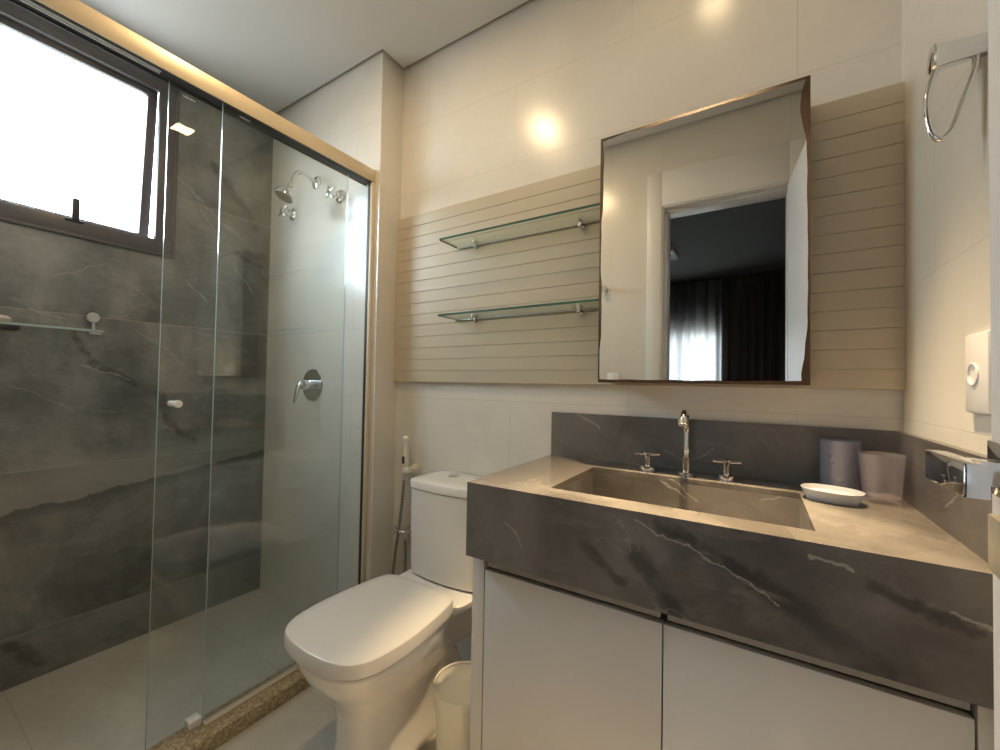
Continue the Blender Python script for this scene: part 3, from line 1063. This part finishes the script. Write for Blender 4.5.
ct = thing('stone_countertop', 'grey veined stone counter with deep front apron and carved basin', 'countertop', (2.137, -0.26, CB))
b = B()
T = 0.014
box(b, CL, HX0, CF, 0.0, CT - T, CT)
box(b, HX1, XR, CF, 0.0, CT - T, CT)
box(b, HX0, HX1, CF, HY0, CT - T, CT)
box(b, HX0, HX1, HY1, 0.0, CT - T, CT)
obj('counter_slab', b, M['stone_counter'], ct, smooth=0)
b = B()
box(b, CL, XR, CF, CF + 0.014, CB, CT - T)
box(b, CL, CL + 0.014, CF + 0.014, 0.0, CB, CT - T)
obj('apron', b, M['stone_counter'], ct, smooth=0)
b = B()
BZ = CT - 0.13
x0, x1, y0, y1 = HX0, HX1, HY0, HY1
q = [[(x0, y0), (x1, y0), (x1, y1), (x0, y1)], [(x0 - .012, y0 - .012), (x1 + .012, y0 - .012), (x1 + .012, y1 + .012), (x0 - .012, y1 + .012)]]
inner_t = [b.verts.new((x, y, CT - T)) for x, y in q[0]]
inner_b = [b.verts.new((x, y, BZ if y < -0.3 else BZ - 0.01)) for x, y in q[0]]
outer_t = [b.verts.new((x, y, CT - T)) for x, y in q[1]]
outer_b = [b.verts.new((x, y, BZ - 0.022)) for x, y in q[1]]
for i in range(4):
    j = (i + 1) % 4
    b.faces.new((inner_t[i], inner_t[j], inner_b[j], inner_b[i]))
    b.faces.new((outer_t[i], outer_t[j], outer_b[j], outer_b[i]))
    b.faces.new((inner_t[i], inner_t[j], outer_t[j], outer_t[i]))
b.faces.new(inner_b)
b.faces.new(outer_b)
bas = obj('basin', b, M['stone_basin'], ct, smooth=0)
b = B()
lathe(b, [(0.022, 0), (0.022, 0.003), (0.016, 0.004), (0.014, 0.001)], (2.13, -0.27, BZ - 0.0035), n=28)
obj('drain', b, M['chrome'], bas)
b = box(B(), CL, XR - 0.0147, -0.0147, 0.0, CT, 1.0402)
obj('backsplash', b, M['stone_splash'], ct, smooth=0)
b = box(B(), XR - 0.0147, XR, CF, 0.0, CT, 1.0402)
obj('side_splash', b, M['stone_side'], ct, smooth=0)

# ---- three-piece basin tap
fa = thing('basin_faucet', 'chrome three piece basin tap with swan neck spout behind the basin', 'faucet', (2.128, -0.075, CT))
b = B()
fx_, fy = 2.1265, -0.075
lathe(b, [(0.024, 0), (0.024, 0.006), (0.020, 0.009), (0.0115, 0.010), (0.0115, 0.045), (0.0095, 0.047)], (fx_, fy, CT), n=32, cap1=False)
pts = [(fx_, fy, CT + 0.04), (fx_, fy, CT + 0.08), (fx_, fy, CT + 0.115)] + bez((fx_, fy, CT + 0.118), (fx_, fy, CT + 0.185), (fx_ + 0.004, fy - 0.085, CT + 0.200), (fx_ + 0.006, fy - 0.108, CT + 0.158), 16)
tube(b, pts, 0.0088, 18)
sp_ = obj('spout', b, M['chrome'], fa)
b = B()
pe = Vector(pts[-1])
pd = (Vector(pts[-1]) - Vector(pts[-2])).normalized()
lathe(b, [(0.0088, -0.012), (0.0128, -0.010), (0.0128, 0.010), (0.010, 0.011), (0.009, 0.006)], pe, axis=pd, n=24)
obj('aerator', b, M['chrome'], sp_)
for hx, ang in ((2.0205, 12), (2.2290, 4)):
    b = B()
    lathe(b, [(0.024, 0), (0.024, 0.012), (0.022, 0.014), (0.0085, 0.015), (0.0085, 0.040), (0.0105, 0.041), (0.0105, 0.052), (0.008, 0.054)], (hx, fy - 0.004, CT), n=32)
    th = obj('tap_base', b, M['chrome'], fa)
    b = B()
    zz = CT + 0.047
    for a in (ang, ang + 90, ang + 180, ang + 270):
        c, s = math.cos(math.radians(a)), math.sin(math.radians(a))
        tube(b, [(hx + c * .006, fy - .004 + s * .006, zz), (hx + c * .034, fy - .004 + s * .034, zz + 0.001)], [.0046, .0042], 12)
    obj('cross_lever', b, M['chrome'], th)

# ---- things on the counter
def rr_ring(cx, cy, z, a, b_, e=3.2, n=48, rot=0.0):
    pts = superellipse(0, 0, z, a, b_, e, n)
    c, s = math.cos(rot), math.sin(rot)
    return [(cx + c * x - s * y, cy + s * x + c * y, z) for (x, y, z) in pts]


cx, cy = 2.470, -0.075
b = B()
prof = [(0.034, 0.0), (0.0385, 0.003), (0.0405, 0.128), (0.0385, 0.128), (0.0365, 0.006), (0.02, 0.0055), (0.001, 0.0055)]
lathe(b, prof, (cx, cy, CT), n=48, cap1=False)
tag(obj('cup', b, M['cup'], base=(cx, cy, CT)), 'translucent blue grey plastic cup standing behind the soap dish', 'cup')
cx, cy = 2.537, -0.120
b = B()
rot = math.radians(12)
outer = [rr_ring(cx, cy, CT + z, a, a, e, 56, rot) for (z, a, e) in ((0.0, .024, 4), (0.002, .0285, 4), (0.012, .0300, 3.6), (0.06, .0345, 2.8), (0.108, .0400, 2.3))]
inner = [rr_ring(cx, cy, CT + z, a, a, e, 56, rot) for (z, a, e) in ((0.108, .0384, 2.3), (0.06, .0330, 2.8), (0.014, .0282, 3.6), (0.011, .020, 3.6))]
loft(b, outer + inner)
tag(obj('tumbler', b, M['tumbler'], base=(cx, cy, CT)), 'clear flared plastic tumbler standing in the counter corner', 'cup')
cx, cy = 2.4415, -0.182
b = B()
rot = math.radians(-16)
outer = [rr_ring(cx, cy, CT + z, a, c, 2.3, 56, rot) for (z, a, c) in ((0.0, .042, .028), (0.001, .0455, .0315), (0.012, .0510, .037), (0.027, .0570, .0455))]
inner = [rr_ring(cx, cy, CT + z, a, c, 2.3, 56, rot) for (z, a, c) in ((0.0275, .0555, .0440), (0.012, .0490, .035), (0.004, .044, .0300), (0.0035, .03, .016))]
loft(b, outer + inner)
tag(obj('soap_dish', b, M['dish'], base=(cx, cy, CT)), 'translucent white oval soap dish on the right end of the counter', 'soap dish')
b = loft(B(), [rr_ring(cx, cy, CT + z, a, c, 2.5, 48, rot) for (z, a, c) in ((0.0042, .032, .017), (0.006, .037, .0205), (0.014, .0415, .0235), (0.0205, .0400, .0222), (0.0228, .030, .015), (0.0232, .012, .006))])
tag(obj('soap', b, M['soap'], base=(cx, cy, CT + 0.004)), 'cream oval bar of soap lying in the white soap dish', 'soap')

# ---------------------------------------------------------------- socket and towel ring on the right wall
so = thing('wall_socket', 'white socket plate with a round outlet on the right wall', 'socket', (XR, -0.418, 1.105))
b = box(B(), XR - 0.010, XR, -0.458, -0.378, 1.104, 1.232, 0.004)
obj('plate', b, M['white_plastic'], so)
b = B()
lathe(b, [(0.0175, 0.0), (0.0185, 0.002), (0.0165, 0.003), (0.0150, -0.006), (0.001, -0.006)], (XR - 0.0095, -0.412, 1.166), axis=(-1, 0, 0), n=36)
ou = obj('outlet', b, M['white_plastic'], so)
b = B()
for (dy, dz) in ((0.0, 0.0), (0.0065, 0.006), (-0.0065, -0.006)):
    lathe(b, [(0.0026, 0), (0.0026, 0.0014)], (XR - 0.0045, -0.412 + dy, 1.166 + dz), axis=(-1, 0, 0), n=12)
obj('pin_hole', b, M['dark_plastic'], ou)

tr = thing('towel_ring', 'chrome towel ring hanging from a chunky arm beside the door', 'towel ring', (XR, -0.43, 1.68))
TY = -0.432
b = B()
def lens_ring(x, hz, hy, zc):
    out = []
    for i in range(28):
        a = 2 * math.pi * i / 28
        out.append((x, TY + hy * math.cos(a), zc + hz * math.copysign(abs(math.sin(a)) ** 0.8, math.sin(a))))
    return out
loft(b, [lens_ring(x, hz, hy, 1.684 + dz) for (x, hz, hy, dz) in ((2.600, .0165, .014, 0), (2.560, .0195, .016, 0), (2.544, .0222, .018, 0.000), (2.5405, .0228, .019, 0), (2.538, .021, .017, -.001), (2.5365, .012, .010, -.002))])
obj('arm', b, M['chrome'], tr)
b = B()
pts = catmull([(2.5465, TY - .001, 1.672), (2.537, TY - .003, 1.642), (2.532, TY - .004, 1.605), (2.537, TY - .004, 1.562), (2.548, TY - .004, 1.547), (2.562, TY - .004, 1.561), (2.576, TY - .004, 1.610), (2.586, TY - .003, 1.645), (2.590, TY - .001, 1.674)], 8)
tube(b, pts, 0.0045, 14)
obj('ring', b, M['chrome'], tr)

# ---------------------------------------------------------------- toilet
TCX = 1.314
def lid_outline(scale_w, y_back, y_front, z, n=72, grow=0.0):
    """rounded front, nearly straight back"""
    half = catmull([(0.0, 0.0, 0), (0.085, 0.002, 0), (0.140, 0.014, 0), (0.163, 0.045, 0), (0.178, 0.13, 0), (0.186, 0.22, 0), (0.183, 0.30, 0),
                    (0.168, 0.365, 0), (0.135, 0.405, 0), (0.080, 0.424, 0), (0.0, 0.430, 0)], 5)
    out = []
    for p in half:
        out.append((TCX + (p.x * scale_w), y_back - p.y / 0.43 * (y_back - y_front), z))
    for p in half[-2:0:-1]:
        out.append((TCX - (p.x * scale_w), y_back - p.y / 0.43 * (y_back - y_front), z))
    return out


wc = thing('toilet', 'white close coupled toilet with closed lid between shower and vanity', 'toilet', (TCX, -0.36, 0))
b = loft(B(), [lid_outline(s, yb, yf, z) for (s, yb, yf, z) in ((0.985, -.280, -.714, .4005), (1.0, -.277, -.719, .404), (1.0, -.276, -.719, .431), (0.988, -.278, -.716, .4385), (0.955, -.284, -.707, .4420), (0.80, -.31, -.68, .4430), (0.4, -.40, -.60, .4435))])
lid = obj('toilet_lid', b, M['seat'], wc)
b = loft(B(), [lid_outline(s, yb, yf, z) for (s, yb, yf, z) in ((0.95, -.292, -.704, .388), (0.972, -.290, -.711, .390), (0.972, -.290, -.711, .397), (0.96, -.292, -.706, .3995))])
obj('toilet_seat', b, M['seat'], wc)
for x in (TCX - .085, TCX + .085):
    b = tube(B(), [(x - .018, -.268, .413), (x + .018, -.268, .413)], .009, 16)
    obj('hinge', b, M['seat'], wc)
# bowl and pedestal in one surface: front bowl narrowing to a straight skirted foot
def bowl_ring(z, w, yb, yf, e, n=72):
    cyy, bb = (yb + yf) / 2, (yb - yf) / 2
    return superellipse(TCX, cyy, z, w, bb, e, n)
b = B()
loft(b, [bowl_ring(z, w, yb, yf, e) for (z, w, yb, yf, e) in (
    (0.0, .104, -.085, -.600, 3.2), (.010, .105, -.083, -.602, 3.2), (.03, .100, -.085, -.598, 3.2), (.10, .093, -.10, -.592, 3.0), (.17, .094, -.13, -.594, 2.9),
    (.21, .101, -.16, -.602, 2.8), (.25, .119, -.20, -.624, 2.7), (.285, .139, -.23, -.652, 2.7), (.32, .157, -.25, -.680, 2.7), (.355, .168, -.262, -.697, 2.8), (.380, .173, -.268, -.703, 2.9),
    (.387, .171, -.270, -.700, 2.9), (.3885, .160, -.28, -.68, 2.9))])
# rear deck under the tank
loft(b, [superellipse(TCX, -0.155, z, w, d, 5, 72) for (z, w, d) in ((.20, .070, .125), (.33, .082, .135), (.358, .120, .140), (.372, .160, .143), (.384, .170, .145), (.400, .171, .146), (.403, .168, .143))])
obj('bowl', b, M['ceramic'], wc)
def tank_ring(z, hw, y0, y1, bow, n=10):
    """rounded box whose front face bows forward; y0 back, y1 front"""
    r = 0.030
    pts = []
    def arc(cx, cy, a0, a1):
        for i in range(7):
            a = math.radians(a0 + (a1 - a0) * i / 6)
            pts.append((cx + r * math.cos(a), cy + r * math.sin(a)))
    arc(hw - r, y0 - 0.008 - (r - 0.008), 0, 90) if False else None
    for (sx, sy, a0, a1) in ((1, 1, 0, 90), (-1, 1, 90, 180), (-1, -1, 180, 270), (1, -1, 270, 360)):
        ccx = sx * (hw - r)
        ccy = (y0 - r) if sy > 0 else (y1 + r)
        for i in range(7):
            a = math.radians(a0 + (a1 - a0) * i / 6)
            pts.append((ccx + r * math.cos(a), ccy + r * math.sin(a)))
        if (sx, sy) == (-1, -1):
            for i in range(1, 12):
                pts.append((-(hw - r) + 2 * (hw - r) * i / 12, y1))
    out = []
    for (x, y) in pts:
        k = max(0.0, 1 - (x / hw) ** 2)
        yy = y - bow * k * max(0.0, min(1.0, (y0 - y) / (y0 - y1)))
        out.append((TCX + 0.004 + x, yy, z))
    return out
b = loft(B(), [tank_ring(z, hw, -.012, yf, .020) for (z, hw, yf) in ((.4055, .150, -.175), (.412, .160, -.186), (.45, .163, -.190), (.70, .165, -.194), (.732, .165, -.194))])
tank = obj('tank', b, M['ceramic'], wc)
b = loft(B(), [tank_ring(z, hw, -.010, yf, .020) for (z, hw, yf) in ((.7345, .160, -.188), (.7360, .167, -.197), (.757, .168, -.198), (.764, .165, -.194), (.7675, .157, -.184), (.7690, .13, -.15))])
tl = obj('tank_lid', b, M['ceramic'], wc)
b = B()
lathe(b, [(0.024, 0), (0.024, 0.003), (0.0215, 0.005), (0.0205, 0.0042), (0.001, 0.0042)], (1.284, -0.076, 0.7685), n=36)
obj('flush_button', b, M['chrome'], tl)

# ---------------------------------------------------------------- bidet sprayer
bs = thing('bidet_sprayer', 'ivory hand bidet sprayer with ribbed hose hanging beside the toilet tank', 'bidet sprayer', (0.975, 0.0, 0.30))
b = B()
lathe(b, [(0.021, 0), (0.021, 0.006), (0.016, 0.010), (0.014, 0.030)], (1.004, 0.0, 0.752), axis=(0, -1, 0), n=28)
box(b, 0.976, 1.014, -0.054, -0.028, 0.740, 0.764, 0.004)
obj('wall_holder', b, M['cream_plastic'], bs)
hx, hy = 0.985, -0.042
b = B()
tube(b, [(hx - .003, hy, .735), (hx - .001, hy, .752), (hx + .001, hy, .775), (hx + .002, hy, .80), (hx + .004, hy - .001, .83), (hx + .005, hy - .002, .86), (hx + .006, hy - .004, .885)], [.0085, .011, .0145, .0145, .0115, .0085, .0085], 20)
lathe(b, [(0.008, -0.010), (0.0125, -0.006), (0.0135, 0.004), (0.011, 0.012), (0.006, 0.0165), (0.001, 0.0175)], (hx + .006, hy - .006, .885), axis=(0.0, -0.25, 1), n=28)
hand = obj('sprayer_head', b, M['cream_plastic'], bs)
b = box(B(), hx - .006, hx + .007, hy - .0175, hy - .012, .780, .812, .002)
obj('trigger', b, M['dark_plastic'], hand)
b = B()
lathe(b, [(0.0095, 0), (0.0105, 0.004), (0.0105, 0.026), (0.009, 0.03)], (hx - .006, hy, .706), axis=(0.05, 0, 1), n=20)
obj('hose_nut', b, M['chrome_soft'], bs)
b = B()
hose = catmull([(hx - .006, hy, .712), (hx - .012, hy - .002, .62), (hx - .026, hy - .004, .50), (hx - .045, hy - .006, .37), (hx - .055, hy - .008, .26), (hx - .045, hy - .012, .17), (hx - .015, hy - .014, .135),
                (hx + .012, hy - .012, .17), (hx + .016, hy - .008, .27), (hx + .014, hy - .002, .38), (0.988, hy + .004, .452)], 8)
tube(b, hose, 0.0068, 14)
obj('hose', b, M['hose'], bs)
b = B()
vx, vz = 0.988, 0.475
lathe(b, [(0.024, 0), (0.024, 0.004), (0.013, 0.010), (0.013, 0.052), (0.010, 0.056)], (vx, 0, vz), axis=(0, -1, 0), n=28)
tube(b, [(vx, -0.036, vz), (vx, -0.038, vz - 0.03)], 0.0095, 16)
tube(b, [(vx, -0.040, vz), (vx - 0.045, -0.046, vz + 0.002)], [0.008, 0.007], 14)
vb = obj('valve', b, M['chrome_soft'], bs)
b = B()
for a in (20, 110, 200, 290):
    c, s = math.cos(math.radians(a)), math.sin(math.radians(a))
    tube(b, [(vx - 0.047, -0.046 + c * .004, vz + 0.002 + s * .004), (vx - 0.050, -0.046 + c * .021, vz + 0.002 + s * .021)], [.0048, .0056], 12)
obj('valve_handle', b, M['chrome_soft'], vb)

# ---------------------------------------------------------------- waste bin
wx, wy = 1.578, -0.382
wbn = thing('waste_bin', 'small cream plastic waste bin on the floor beside the vanity', 'waste bin', (wx, wy, 0))
b = B()
lathe(b, [(0.070, 0), (0.074, 0.003), (0.086, 0.232), (0.083, 0.234), (0.071, 0.008), (0.001, 0.008)], (wx, wy, 0), n=56, cap1=False)
obj('bucket', b, M['bin'], wbn)
b = B()
lathe(b, [(0.0868, 0.222), (0.0905, 0.224), (0.0915, 0.262), (0.0890, 0.268), (0.0860, 0.266), (0.0850, 0.235), (0.0868, 0.222)], (wx, wy, 0), n=56, cap0=False, cap1=False)
obj('rim', b, M['bin'], wbn)
b = B()
lathe(b, [(0.001, 0.226), (0.030, 0.2275), (0.060, 0.234), (0.0815, 0.247), (0.0855, 0.258), (0.0842, 0.258), (0.0800, 0.249), (0.059, 0.2365), (0.030, 0.230), (0.001, 0.2285)], (wx, wy, 0), n=56, cap0=False, cap1=False)
obj('lid', b, M['bin'], wbn, label='shallow dished lid')
